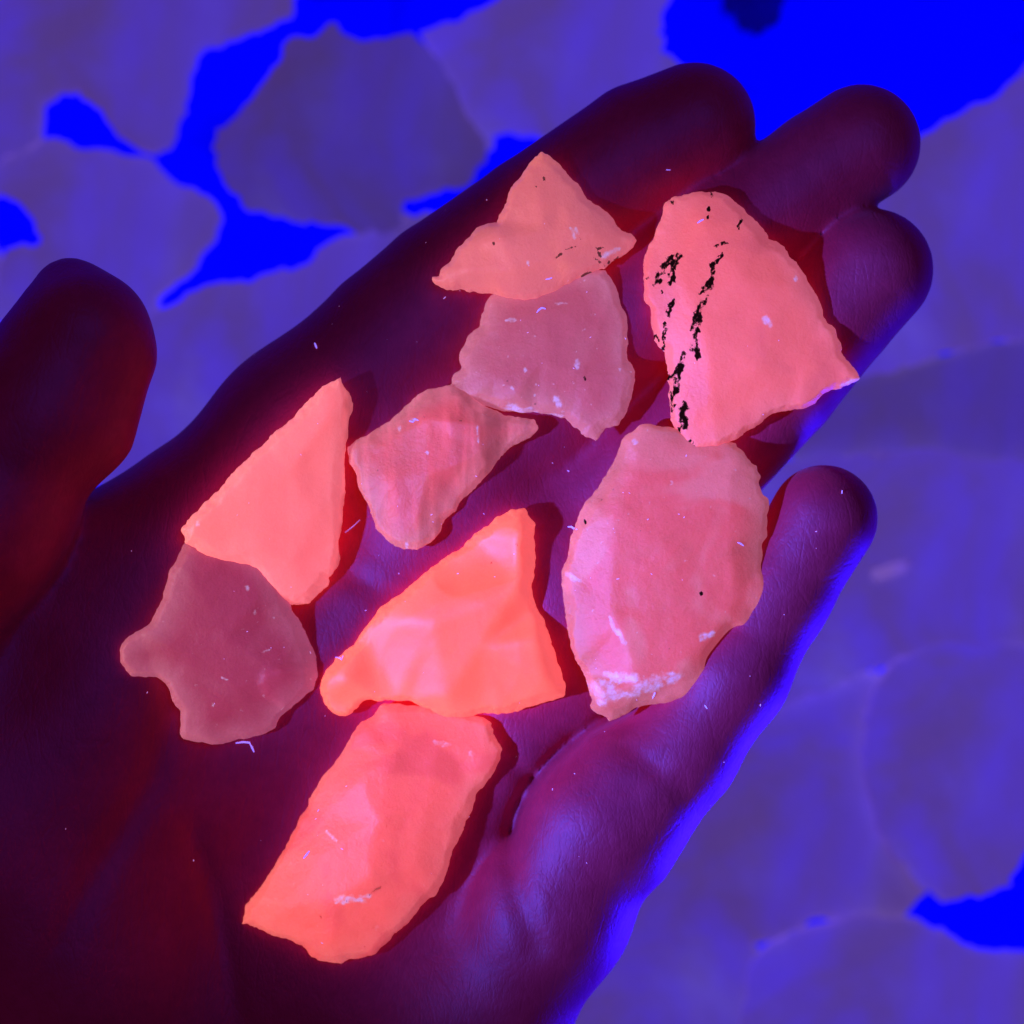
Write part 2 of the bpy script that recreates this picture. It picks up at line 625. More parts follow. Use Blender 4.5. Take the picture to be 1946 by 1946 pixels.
def stone_material(name, core, rim, base, glow=1.0, vein=(0.55, 0.38, 0.62), rough=0.5, mottle=0.22, stripes=None, speck=0.0,
                   blotch=None, bumpy=1.0, dark=1.0, viol=0.22):
    N = Nodes(name)
    dist = N.attr('inner')          # depth inside the outline, mm
    big = N.noise(95, 4, 0.55, 0.4)
    mid = N.noise(420, 4, 0.6)
    fine = N.noise(2900, 4, 0.75)
    f = N.math('ADD', N.ramp(dist, 0.0, 6.0), N.math('MULTIPLY', N.math('SUBTRACT', big, 0.5), 1.4), True)
    e = N.mix(f, rim, core)
    if blotch:
        e = N.mix(N.ramp(N.noise(60, 3, 0.5, 0.8), 0.48, 0.62, 0.0, 0.8), e, blotch)
    amp = N.math('ADD', 1.0, N.math('MULTIPLY', N.math('SUBTRACT', mid, 0.5), mottle * 2))
    amp = N.math('MULTIPLY', amp, N.math('ADD', 1.0, N.math('MULTIPLY', N.math('SUBTRACT', fine, 0.5), 0.6)))
    if stripes:
        st = N.noise(stripes[1], 3, 0.5, 0.6, N.stretch(stripes[0], (1.0, 0.12, 0.4)))
        amp = N.math('MULTIPLY', amp, N.ramp(st, 0.3, 0.7, 1 - stripes[2], 1 + stripes[2]))
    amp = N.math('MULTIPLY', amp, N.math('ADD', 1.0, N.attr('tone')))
    ink = N.attr('ink')
    nz = N.noise(1100, 4, 0.7)
    nz2 = N.noise(620, 4, 0.65, 0.0, N.stretch(0.35, (1.5, 0.8, 1.0)))
    rag = N.math('ADD', N.math('MULTIPLY', N.math('SUBTRACT', nz, 0.5), 1.6), N.math('MULTIPLY', N.math('SUBTRACT', nz2, 0.5), 2.2))
    inkm = N.ramp(N.math('ADD', ink, N.math('MULTIPLY', rag, 1.5)), 0.2, 0.75, 0.0, dark)
    ve = N.attr('vein')
    vm = N.math('MULTIPLY', N.ramp(N.math('ADD', ve, N.math('MULTIPLY', rag, 0.9)), -0.25, 1.1), N.ramp(N.noise(800, 4, 0.7), 0.3, 0.65, 0.25, 0.95))
    if speck:
        sp = N.ramp(N.noise(900, 2, 0.5), 0.70, 0.78, 0.0, speck)
        vm = N.math('MAXIMUM', vm, sp)
        dk = N.ramp(N.noise(760, 2, 0.5, 0, N.stretch(1.0, (1, 1, 1))), 0.76, 0.80, 0.0, 0.4)
        inkm = N.math('MAXIMUM', inkm, dk)
    e2 = N.mix(N.math('MULTIPLY', vm, 0.75), e, vein)
    e3 = N.mix(inkm, e2, (0.007, 0.0015, 0.003))
    N.link(e3, N.b.inputs['Emission Color'])
    N.link(N.math('MULTIPLY', amp, glow * 0.68), N.b.inputs['Emission Strength'])
    tint = N.t.nodes.new('ShaderNodeMix')
    tint.data_type = 'RGBA'
    tint.blend_type = 'MULTIPLY'
    tint.inputs[0].default_value = 1.0
    N.link(e3, tint.inputs[6])
    N.link(N.mix(vm, (1.0, 0.97, viol), (1.0, 1.0, 0.7)), tint.inputs[7])
    N.link(tint.outputs[2], N.b.inputs['Base Color'])
    N.b.inputs['Subsurface Weight'].default_value = 0.7
    N.b.inputs['Subsurface Radius'].default_value = (1.0, 0.55, 0.5)
    N.b.inputs['Subsurface Scale'].default_value = 0.003
    N.b.inputs['Roughness'].default_value = rough
    N.link(N.math('MULTIPLY', N.math('SUBTRACT', 1.0, inkm), 0.25), N.b.inputs['Specular IOR Level'])
    b1 = N.bump(N.noise(330, 6, 0.62), 0.0010, 0.24 * bumpy)
    b2 = N.bump(N.noise(1700, 4, 0.65), 0.00022, 0.45 * bumpy, b1)
    N.link(b2, N.b.inputs['Normal'])
    return N.m


def add_stone(name, label, poly, crop, zlev, he, inner, seed, mat, ink=(), vein=(), tone=(), **kw):
    keep = TOP.copy()
    for _ in range(2):
        TOP[:] = keep
        V, Q, info = stone_shape(poly, crop, zlev, he, inner, seed, **kw)
        zlev = info['level']
    T = info['T']
    c = np.array([info['poly'][:, 0].mean(), info['poly'][:, 1].mean(), info['lowest']])
    me = mesh_from(name, V - c, Q)
    attr(me, 'inner', -poly_sdf(V[:, 0], V[:, 1], info['poly']))
    attr(me, 'ink', paint(V, T, crop[0], ink) if ink else np.full(len(V), -1.0) * 5)
    attr(me, 'vein', paint(V, T, crop[0], vein) if vein else np.full(len(V), -1.0) * 5)
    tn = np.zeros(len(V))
    for pts, amt, wid in tone:          # glow set dimmer or brighter by area; shade of a side ledge painted in
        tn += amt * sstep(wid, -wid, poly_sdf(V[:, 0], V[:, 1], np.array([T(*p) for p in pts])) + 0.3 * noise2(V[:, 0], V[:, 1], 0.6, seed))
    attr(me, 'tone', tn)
    me.materials.append(mat)
    o = bpy.data.objects.new(name, me)
    o.location = Vector(c * 0.001)
    col.objects.link(o)
    glow_set.objects.link(o)
    tag(o, label, 'stone', 'glowing stones lying in the hand')
    return o


def dim(c, k):
    return tuple(v * k for v in c)


PB = (0.80, 0.30, 0.022)      # body colour of the pink calcite

# lower left mauve stone
C = (440 / 1889, 200, 1000)
add_stone('mauve_stone', 'dull mauve stone with a stubby arm, partly under the flat bright triangle',
          [(660, 110), (600, 250), (520, 370), (500, 450), (480, 570), (430, 680), (400, 770), (320, 830), (220, 880), (160, 940), (138, 1010), (145, 1100), (200, 1170), (260, 1230), (340, 1250), (430, 1240), (490, 1290), (550, 1420), (610, 1510), (600, 1600), (590, 1700), (640, 1740), (750, 1775), (860, 1800), (960, 1800), (1060, 1770), (1160, 1755), (1270, 1730), (1370, 1680), (1430, 1580), (1520, 1500), (1620, 1420), (1690, 1350), (1710, 1240), (1710, 1100), (1680, 1010), (1640, 900), (1580, 760), (1520, 680), (1500, 560), (1420, 400), (1250, 200), (1000, 80), (800, 40)],
          C, 4, 2.6, [(800, 500, 4.2), (1000, 900, 5.2), (700, 1050, 4.2), (1100, 1300, 4.8), (850, 1550, 3.6), (1450, 1200, 5.2), (1250, 600, 4.6)], 101,
          stone_material('mauve_calcite', lin(154, 50, 92), lin(170, 82, 126), (0.6, 0.2, 0.04), 0.92, mottle=0.12, speck=0.25),
          vein=[([(1170, 500)], 22), ([(1230, 700)], 16), ([(1370, 740)], 14), ([(1350, 1000), (1290, 1020)], 13), ([(960, 1220), (1010, 1250)], 12), ([(890, 1450)], 16)],
          ledges=[([(1310, 1170), (1270, 1290), (1330, 1390), (1430, 1480), (1500, 1510), (1750, 1350), (1740, 1150), (1500, 1140)], -0.6, 0.8)], tone=[([(1310, 1170), (1270, 1290), (1330, 1390), (1430, 1480), (1500, 1510), (1750, 1350), (1740, 1150), (1500, 1140)], 0.14, 0.5)], jag=0.14, relief=0.15, soft=5)

# curved translucent stone in the middle
C = (600 / 1932, 640, 500)
add_stone('banded_stone', 'curved translucent rose stone with faint bands, right of the flat bright triangle',
          [(50, 1120), (100, 1080), (180, 1030), (300, 940), (400, 850), (500, 780), (600, 750), (700, 730), (800, 760), (900, 860), (1040, 900), (1225, 940), (1250, 1000), (1258, 1020), (1200, 1080), (1130, 1120), (1020, 1200), (950, 1290), (850, 1400), (770, 1480), (740, 1530), (660, 1590), (640, 1650), (590, 1710), (500, 1765), (420, 1770), (350, 1740), (290, 1690), (240, 1640), (210, 1580), (180, 1500), (150, 1440), (120, 1380), (100, 1290), (60, 1230), (50, 1170)],
          C, 4, 2.2, [(280, 1120, 4.2), (560, 960, 5.6), (860, 1000, 6.0), (880, 1180, 5.4), (560, 1300, 6.2), (330, 1350, 4.8), (500, 1560, 4.4), (1050, 1020, 3.6)], 102,
          stone_material('banded_calcite', lin(204, 80, 108), lin(192, 100, 134), PB, 0.92, stripes=(0.45, 330, 0.34), mottle=0.12, speck=0.2),
          vein=[([(460, 970), (490, 960)], 16), ([(390, 1010)], 16), ([(860, 1000), (865, 1100)], 11), ([(560, 1165)], 12), ([(200, 1530)], 20), ([(430, 1730)], 22)],  # first stroke paints the glint on the upper part
          scoops=[([(420, 1100), (450, 1400)], 300, 0.9), ([(1050, 1100)], 180, 0.8)], soft=3)

# top middle translucent under the triangle
add_stone('lilac_stone', 'lilac pink translucent stone with a notched lower edge, tucked under the topmost triangular stone',
          [(930, 200), (1000, 120), (1250, 50), (1450, 10), (1640, 35), (1690, 100), (1740, 210), (1790, 300), (1805, 400), (1805, 560), (1825, 690), (1815, 800), (1780, 920), (1740, 1000), (1720, 1015), (1650, 1020), (1620, 1090), (1595, 1115), (1500, 1075), (1480, 1040), (1390, 970), (1300, 940), (1200, 925), (1060, 925), (960, 900), (880, 870), (790, 865), (700, 845), (650, 815), (665, 780), (700, 730), (700, 710), (750, 640), (735, 590), (740, 540), (790, 440), (830, 395), (860, 380), (870, 320), (900, 250)],
          C, 7, 2.2, [(1000, 400, 3.6), (1300, 300, 4.0), (1250, 600, 4.4), (950, 700, 4.0), (1500, 700, 3.8), (1100, 800, 4.0), (1600, 400, 3.4)], 103,
          stone_material('lilac_calcite', lin(174, 76, 112), lin(182, 98, 138), PB, 0.9, mottle=0.14, speck=0.5, stripes=(-1.0, 300, 0.06)),
          vein=[([(1060, 895), (1200, 910)], 34), ([(1350, 850)], 28), ([(1290, 930), (1380, 940)], 16), ([(1075, 770)], 14), ([(1460, 625)], 20), ([(1090, 350), (1040, 360)], 16), ([(1340, 255), (1410, 250)], 10), ([(1150, 660)], 13)],
          ink=[([(1517, 713)], 14)], soft=3, under=0.3)

# right oval translucent
C = (470 / 1465, 1030, 780)
add_stone('oval_stone', 'large oval rose stone with a white crust at its lower end, by the little finger',
          [(620, 75), (680, 85), (780, 95), (900, 110), (1100, 170), (1150, 200), (1200, 240), (1240, 300), (1280, 320), (1285, 370), (1300, 385), (1295, 420), (1310, 480), (1350, 520), (1340, 590), (1340, 680), (1345, 750), (1315, 800), (1320, 860), (1315, 910), (1350, 970), (1365, 1050), (1385, 1080), (1393, 1140), (1350, 1190), (1300, 1250), (1240, 1310), (1170, 1400), (1100, 1490), (1020, 1570), (960, 1640), (920, 1660), (910, 1700), (870, 1730), (760, 1750), (640, 1755), (560, 1770), (500, 1810), (430, 1850), (400, 1868), (370, 1840), (300, 1790), (272, 1750), (285, 1700), (270, 1640), (240, 1560), (180, 1490), (150, 1380), (120, 1270), (120, 1190), (95, 1080), (82, 980), (100, 920), (125, 860), (165, 730), (190, 660), (240, 530), (320, 450), (350, 390), (420, 310), (440, 240), (470, 160), (530, 110), (580, 80)],
          C, 6, 2.2, [(560, 300, 4.0), (1100, 420, 4.2), (420, 620, 5.0), (760, 820, 6.2), (1100, 800, 5.4), (400, 1150, 5.4), (760, 1200, 6.4), (1130, 1100, 5.4), (340, 1660, 6.0), (560, 1620, 6.4), (800, 1540, 6.2), (1080, 1200, 5.6), (450, 1260, 6.2)], 104,
          stone_material('oval_calcite', lin(205, 80, 106), lin(186, 92, 118), PB, 0.9, mottle=0.14, speck=0.35, blotch=lin(205, 104, 140)),
          vein=[([(330, 1640), (380, 1690), (450, 1660)], 62), ([(450, 1670), (560, 1650), (660, 1600), (780, 1560)], 46), ([(370, 1590), (530, 1590)], 60), ([(480, 1370), (430, 1290), (400, 1230)], 22), ([(930, 1330), (1000, 1320)], 26), ([(150, 970), (210, 1010)], 24), ([(540, 190)], 16)],
          ink=[([(925, 1080)], 16), ([(260, 660)], 12)],
          scoops=[([(1120, 1330), (1020, 1460)], 90, 1.4)], soft=9)

# bottom long stone
C = (580 / 1932, 420, 1310)
add_stone('long_stone', 'long coral stone nearest the wrist, its upper end touching the brightest triangular stone',
          [(1000, 85), (1200, 80), (1450, 120), (1640, 170), (1700, 190), (1730, 205), (1720, 230), (1760, 300), (1805, 375), (1780, 430), (1755, 500), (1700, 570), (1645, 630), (1610, 700), (1570, 800), (1530, 900), (1480, 1010), (1450, 1090), (1420, 1200), (1370, 1310), (1320, 1350), (1260, 1400), (1190, 1480), (1130, 1540), (1040, 1610), (1010, 1640), (1000, 1670), (960, 1695), (880, 1710), (800, 1720), (760, 1740), (700, 1740), (620, 1720), (560, 1690), (530, 1650), (450, 1615), (350, 1580), (270, 1560), (190, 1525), (100, 1498), (120, 1460), (130, 1370), (180, 1310), (240, 1240), (300, 1150), (360, 1060), (420, 960), (460, 860), (520, 760), (580, 640), (650, 520), (720, 430), (780, 350), (830, 270), (880, 205), (950, 165), (985, 120)],
          C, 5, 2.6, [(1150, 220, 5.2), (1080, 420, 6.8), (1020, 800, 7.6), (900, 560, 6.6), (700, 1000, 6.4), (960, 1150, 7.4), (760, 1300, 6.8), (450, 1350, 4.8), (1300, 700, 6.4), (1250, 1100, 5.8), (700, 1560, 4.6), (1400, 350, 5.2), (640, 800, 4.6)], 105,
          stone_material('coral_calcite', lin(240, 90, 104), lin(228, 96, 114), PB, 0.92, mottle=0.10, speck=0.12, blotch=lin(222, 76, 96), dark=0.45, viol=0.22),
          vein=[([(750, 1300), (940, 1285)], 30), ([(1370, 325), (1430, 340)], 22), ([(1580, 395)], 20), ([(680, 880), (740, 930)], 16)],
          ink=[([(648, 1413)], 15), ([(1020, 1215), (960, 1260)], 16), ([(1060, 780), (1055, 850)], 12), ([(810, 1305)], 10)],
          scoops=[([(1350, 300), (1250, 560)], 330, 0.9), ([(1200, 1000)], 260, 0.6)], soft=14)

# left bright triangle over the mauve stone
C = (480 / 1932, 330, 700)
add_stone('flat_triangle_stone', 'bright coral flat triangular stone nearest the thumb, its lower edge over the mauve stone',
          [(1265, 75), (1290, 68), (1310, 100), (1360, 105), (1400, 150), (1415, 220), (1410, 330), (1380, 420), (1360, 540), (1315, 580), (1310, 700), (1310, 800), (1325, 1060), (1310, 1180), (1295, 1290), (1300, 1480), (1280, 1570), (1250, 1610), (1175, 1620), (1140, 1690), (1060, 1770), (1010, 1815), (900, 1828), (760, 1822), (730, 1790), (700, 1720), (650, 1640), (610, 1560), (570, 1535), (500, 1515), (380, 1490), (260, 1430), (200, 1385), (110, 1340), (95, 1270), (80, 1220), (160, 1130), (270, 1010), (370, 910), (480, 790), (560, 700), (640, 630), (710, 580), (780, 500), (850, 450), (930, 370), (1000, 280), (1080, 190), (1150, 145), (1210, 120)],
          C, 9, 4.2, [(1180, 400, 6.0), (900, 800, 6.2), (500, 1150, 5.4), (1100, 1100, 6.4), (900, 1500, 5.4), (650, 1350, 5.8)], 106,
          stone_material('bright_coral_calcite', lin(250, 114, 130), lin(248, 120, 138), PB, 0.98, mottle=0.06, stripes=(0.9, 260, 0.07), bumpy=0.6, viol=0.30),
          vein=[([(215, 1190)], 22)], tone=[([(1300, 90), (1320, 250), (1318, 420), (1308, 700), (1300, 880), (1278, 1040), (1250, 1250), (1230, 1420), (1175, 1640), (1500, 1700), (1500, 60)], -0.36, 0.3)],  # tone paints the shade of the right side ledge into the glow
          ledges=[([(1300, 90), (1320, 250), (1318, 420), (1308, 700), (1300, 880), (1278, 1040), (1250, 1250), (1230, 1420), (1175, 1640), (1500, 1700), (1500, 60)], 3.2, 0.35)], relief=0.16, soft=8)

# top triangle
C = (450 / 1932, 800, 250)
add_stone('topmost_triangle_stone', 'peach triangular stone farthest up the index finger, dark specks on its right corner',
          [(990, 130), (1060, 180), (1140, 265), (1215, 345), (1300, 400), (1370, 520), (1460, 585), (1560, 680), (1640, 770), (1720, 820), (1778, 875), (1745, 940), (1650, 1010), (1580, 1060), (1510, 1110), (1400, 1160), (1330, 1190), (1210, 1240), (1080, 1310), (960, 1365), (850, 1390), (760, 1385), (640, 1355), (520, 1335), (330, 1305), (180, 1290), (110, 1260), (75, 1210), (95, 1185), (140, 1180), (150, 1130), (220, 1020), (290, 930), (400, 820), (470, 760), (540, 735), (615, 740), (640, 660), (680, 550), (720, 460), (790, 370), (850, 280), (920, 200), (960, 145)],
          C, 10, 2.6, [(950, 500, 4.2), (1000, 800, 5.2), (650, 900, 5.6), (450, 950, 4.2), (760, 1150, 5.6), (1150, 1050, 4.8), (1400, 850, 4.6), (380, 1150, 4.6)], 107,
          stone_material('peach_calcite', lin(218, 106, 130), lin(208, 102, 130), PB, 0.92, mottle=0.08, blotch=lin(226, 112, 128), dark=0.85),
          ink=[([(1110, 1035), (1150, 1010)], 13), ([(1190, 975), (1245, 950)], 22), ([(1300, 890)], 15), ([(1330, 1175), (1390, 1150)], 22), ([(1460, 1000)], 22), ([(1420, 960), (1480, 950)], 14), ([(1540, 1070), (1600, 1030)], 22), ([(1420, 1040), (1500, 1090)], 14), ([(1000, 405)], 16), ([(935, 468)], 14), ([(595, 935)], 14)],
          vein=[([(1250, 850)], 40), ([(1600, 950), (1500, 1010)], 34), ([(870, 1090)], 16)],
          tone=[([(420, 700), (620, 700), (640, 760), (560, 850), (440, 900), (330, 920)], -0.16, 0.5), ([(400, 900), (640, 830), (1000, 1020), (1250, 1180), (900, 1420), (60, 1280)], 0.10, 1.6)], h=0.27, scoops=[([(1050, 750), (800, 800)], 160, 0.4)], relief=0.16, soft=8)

# centre brightest
C = (520 / 1932, 580, 940)
add_stone('bright_triangle_stone', 'brightest coral triangular stone mid palm, with a rounded toe at its lower left',
          [(1460, 95), (1550, 92), (1580, 140), (1620, 210), (1625, 300), (1615, 380), (1628, 500), (1612, 600), (1610, 680), (1630, 730), (1635, 790), (1680, 890), (1730, 1010), (1780, 1130), (1805, 1220), (1815, 1280), (1835, 1320), (1832, 1400), (1810, 1430), (1750, 1460), (1690, 1475), (1610, 1500), (1510, 1535), (1410, 1560), (1330, 1553), (1240, 1560), (1100, 1575), (980, 1560), (880, 1525), (790, 1490), (730, 1465), (650, 1455), (540, 1465), (400, 1475), (370, 1500), (330, 1560), (290, 1590), (240, 1597), (190, 1575), (150, 1530), (120, 1460), (100, 1370), (110, 1290), (150, 1230), (210, 1150), (310, 1060), (380, 990), (440, 910), (520, 820), (600, 750), (720, 660), (790, 590), (860, 530), (950, 450), (1040, 390), (1120, 340), (1200, 270), (1290, 210), (1370, 140)],
          C, 9, 3.4, [(1515, 300, 7.0), (1510, 650, 7.2), (1640, 1000, 7.2), (1700, 1300, 6.4), (300, 1300, 5.4), (900, 900, 7.0), (1000, 1430, 5.8), (1250, 1050, 7.0)], 108,
          stone_material('vivid_coral_calcite', lin(255, 94, 98), lin(255, 104, 112), PB, 1.05, mottle=0.03, bumpy=0.3, viol=0.12),
          ink=[([(1315, 487)], 14), ([(1488, 350)], 16)],
          scoops=[([(1080, 520), (1420, 420)], 190, 0.9), ([(1100, 1150), (950, 1220)], 420, 0.5)], relief=0.10, soft=20)

# right big stone with black inclusions
C = (550 / 1932, 1150, 330)
add_stone('black_flecked_stone', 'large pink stone with streaks of black flecks, lying across the middle and ring fingers',
          [(395, 180), (470, 145), (550, 115), (650, 100), (790, 105), (830, 125), (865, 180), (940, 230), (955, 260), (1000, 290), (1060, 355), (1100, 430), (1160, 450), (1210, 490), (1270, 560), (1310, 620), (1350, 690), (1400, 780), (1450, 870), (1465, 950), (1490, 1000), (1535, 1040), (1580, 1130), (1590, 1180), (1640, 1260), (1690, 1325), (1708, 1380), (1650, 1410), (1580, 1445), (1520, 1450), (1440, 1500), (1390, 1550), (1310, 1575), (1210, 1590), (1120, 1610), (1060, 1650), (960, 1720), (880, 1790), (830, 1815), (740, 1850), (650, 1885), (600, 1892), (550, 1870), (500, 1820), (465, 1750), (440, 1680), (425, 1620), (425, 1560), (420, 1430), (410, 1330), (395, 1250), (385, 1195), (340, 1165), (300, 1120), (295, 1040), (285, 980), (295, 890), (265, 840), (250, 760), (250, 640), (265, 540), (300, 460), (340, 380), (360, 300), (380, 210)],
          C, 9, 3.0, [(650, 350, 5.0), (500, 700, 5.4), (900, 700, 6.0), (1100, 1000, 5.6), (650, 1100, 6.0), (1300, 1250, 4.4), (700, 1500, 5.2), (1000, 1300, 5.8), (1250, 800, 4.6)], 109,
          stone_material('pink_calcite_with_black_flecks', lin(230, 98, 120), lin(222, 102, 132), PB, 0.92, mottle=0.07, blotch=lin(214, 90, 116)),
          ink=[([(340, 740), (380, 640), (430, 560)], 34), ([(430, 720), (440, 640), (480, 560)], 30), ([(440, 860), (410, 940)], 26), ([(395, 1010), (385, 1180)], 20), ([(770, 550), (710, 620), (700, 700)], 22), ([(690, 730), (640, 800)], 42), ([(650, 860), (600, 960), (585, 1030)], 48), ([(590, 1060), (585, 1190)], 42), ([(610, 1220)], 26), ([(520, 1220), (500, 1290), (440, 1360)], 40), ([(480, 1370), (460, 1440), (440, 1560)], 36), ([(515, 1540), (520, 1640), (510, 1720)], 46), ([(575, 1790), (570, 1830)], 30), ([(710, 120), (705, 160)], 18), ([(680, 235), (680, 310)], 16), ([(905, 320), (880, 375)], 20), ([(800, 475), (730, 500)], 18), ([(330, 1090)], 32), ([(445, 190)], 18), ([(280, 700)], 14), ([(370, 800)], 14)],
          vein=[([(1060, 990)], 30), ([(1260, 710)], 18), ([(1690, 1370), (1560, 1435)], 26), ([(380, 1180)], 22)],
          ledges=[([(200, 880), (290, 880), (310, 980), (330, 1060), (350, 1130), (400, 1260), (200, 1260)], 1.2, 0.5)], relief=0.16, soft=14, h=0.24)


# ------------------------------------------------------------------ stones lying behind, out of focus
def slab_material(name, a, b, glow=0.0):
    N = Nodes(name)
    f = N.ramp(N.noise(17, 5, 0.6, 0.8), 0.36, 0.64)
    c = N.mix(f, a, b)
    c = N.mix(N.ramp(N.noise(160, 4, 0.6), 0.4, 0.75, 0, 0.35), c, dim(a, 0.75))
    N.link(c, N.b.inputs['Base Color'])
    g = N.mix(f, dim((0.052, 0.028, 0.17), glow), dim((0.050, 0.026, 0.50), glow))
    g = N.mix(N.ramp(N.noise(11, 4, 0.6, 0.6), 0.46, 0.70, 0.0, 0.85), g, dim((0.088, 0.064, 0.46), glow))
    N.link(g, N.b.inputs['Emission Color'])  # violet light falling on these stones, partly put into their emission
    N.b.inputs['Emission Strength'].default_value = 1.0
    N.b.inputs['Roughness'].default_value = 0.6
    N.b.inputs['Specular IOR Level'].default_value = 0.3
    b1 = N.bump(N.noise(120, 5, 0.6), 0.003, 0.4)
    N.link(b1, N.b.inputs['Normal'])
    return N.m


SLAB = slab_material('pale_background_stone', (0.80, 0.74, 0.46), (0.66, 0.52, 0.52), 1.0)
SLAB2 = slab_material('grey_background_stone', (0.66, 0.70, 0.30), (0.58, 0.52, 0.32), 0.7)


SLAB3 = slab_material('warm_grey_background_stone', (0.90, 0.85, 0.34), (0.70, 0.55, 0.50), 0.9)


def add_slab(label, poly, lay, he, inner, seed, mat=SLAB, **kw):
    kw.setdefault('h', 1.3)
    kw.setdefault('jag', 0.8)
    kw.setdefault('chamfer', 0.0)
    kw.setdefault('relief', 0.7)
    kw.setdefault('soft', 2)
    V, Q, info = stone_shape(poly, (1, 0, 0), lay + he, he, inner, seed, lay=lay, under=0.2, **kw)
    c = np.array([info['poly'][:, 0].mean(), info['poly'][:, 1].mean(), info['lowest']])
    me = mesh_from('background_stone', V - c, Q)
    me.materials.append(mat)
    o = bpy.data.objects.new('background_stone', me)
    o.location = Vector(c * 0.001)
    col.objects.link(o)
    tag(o, label, 'stone', 'blurred stones lying behind the hand')


B = SHEET_Z + 0.5
add_slab('blurred grey violet stone above the index finger, ringed by glowing blue',
         [(402, 272), (420, 245), (470, 190), (500, 150), (530, 108), (545, 70), (556, 58), (575, 66), (592, 72), (605, 60), (630, 38), (648, 58), (660, 68), (695, 72), (740, 68), (790, 60), (840, 120), (870, 190), (905, 240), (930, 270), (925, 300), (880, 350), (800, 365), (765, 385), (760, 430), (720, 440), (660, 430), (600, 420), (560, 412), (510, 405), (470, 395), (430, 345), (404, 300)],
         B + 3, 7, [(560, 140, 11), (780, 120, 12), (840, 250, 12), (620, 300, 13), (480, 280, 10)], 201, SLAB2)
add_slab('pale violet blurred stone at the top edge, behind the index fingertip',
         [(800, 58), (860, 36), (935, 8), (980, -30), (1000, -120), (1300, -130), (1265, 20), (1255, 60), (1258, 95), (1290, 118), (1330, 150), (1300, 260), (1180, 300), (1080, 300), (1020, 250), (950, 246), (930, 275), (890, 230), (840, 150)],
         B, 8, [(950, 120, 11), (1120, 60, 12), (1130, 200, 10)], 202)
add_slab('large blurred stone filling the top left corner',
         [(-300, -200), (540, -200), (560, -40), (545, 22), (480, 52), (395, 80), (364, 110), (356, 160), (340, 220), (326, 262), (292, 292), (245, 275), (200, 230), (170, 195), (140, 175), (110, 168), (80, 180), (70, 230), (78, 268), (0, 300), (-300, 330)],
         B + 1, 8, [(100, 50, 12), (280, 80, 11), (260, 200, 9), (-100, 150, 12), (450, -60, 11)], 203, SLAB3)
add_slab('blurred violet stone behind the thumb tip on the left',
         [(-300, 320), (0, 305), (70, 268), (110, 262), (135, 270), (165, 285), (235, 288), (290, 298), (310, 325), (345, 350), (390, 375), (424, 400), (416, 430), (395, 462), (370, 500), (330, 540), (300, 565), (292, 590), (290, 700), (200, 900), (-60, 900), (-60, 640), (10, 625), (-20, 600), (0, 465), (58, 462), (73, 450), (60, 418), (30, 376), (0, 366), (-300, 366)],
         B, 7, [(120, 400, 10), (300, 400, 10), (200, 600, 10), (150, 780, 9)], 204, SLAB)
add_slab('blurred violet stone with a ragged top edge, between the thumb and the index finger',
         [(292, 578), (320, 576), (345, 566), (370, 553), (395, 541), (420, 534), (440, 530), (455, 536), (475, 531), (500, 520), (530, 512), (560, 508), (582, 500), (600, 480), (625, 462), (660, 442), (700, 432), (762, 402), (790, 405), (850, 400), (900, 420), (800, 640), (600, 850), (350, 1050), (180, 1050), (180, 800), (260, 640)],
         B + 2, 6, [(450, 620, 9), (330, 720, 8), (600, 560, 9), (400, 720, 11), (300, 880, 11)], 205, SLAB)
add_slab('small blue violet stone cut off by the left edge above the thumb',
         [(-160, 470), (0, 470), (8, 560), (-5, 590), (-40, 640), (-160, 640)], B, 5, [(-60, 560, 7)], 206, SLAB, h=1.2)
add_slab('blurred pale stone right of the middle fingertip',
         [(1690, 300), (1745, 272), (1800, 224), (1860, 195), (1900, 175), (1960, 110), (2250, 60), (2250, 560), (1950, 640), (1830, 660), (1760, 690), (1600, 720), (1500, 500), (1600, 350)],
         B + 2, 8, [(1820, 330, 12), (1850, 500, 11), (2050, 300, 12), (1760, 560, 11)], 207, SLAB)
add_slab('blurred grey stone right of the ring finger',
         [(1440, 700), (1600, 690), (1750, 690), (1850, 660), (1960, 640), (2250, 600), (2250, 930), (1960, 900), (1830, 880), (1700, 870), (1560, 880), (1440, 860)],
         B, 8, [(1700, 760, 9), (1900, 760, 10), (2050, 760, 11)], 208, SLAB2)
add_slab('broad blurred stone right of the little fingertip, crossed by a short dark crack',
         [(1440, 880), (1600, 868), (1760, 850), (1880, 870), (2000, 880), (2250, 900), (2250, 1260), (1960, 1240), (1800, 1230), (1700, 1260), (1600, 1300), (1480, 1340), (1340, 1320), (1380, 1080)],
         B + 3, 9, [(1640, 960, 12), (1850, 1000, 13), (1750, 1130, 12), (1560, 1120, 11), (2050, 1050, 13)], 209, SLAB,
         scoops=[([(1665, 1092), (1712, 1076)], 16, 9)], h=1.0)
add_slab('blurred lilac stone with a rounded left end near the right edge',
         [(1652, 1330), (1690, 1270), (1760, 1225), (1850, 1210), (1960, 1230), (2250, 1250), (2250, 1480), (2060, 1500), (1990, 1560), (1960, 1620), (1930, 1660), (1905, 1695), (1850, 1705), (1800, 1716), (1760, 1690), (1710, 1640), (1670, 1580), (1648, 1500), (1644, 1410)],
         B + 3, 9, [(1760, 1330, 13), (1850, 1450, 13), (1780, 1580, 12), (2050, 1330, 13)], 210, SLAB)
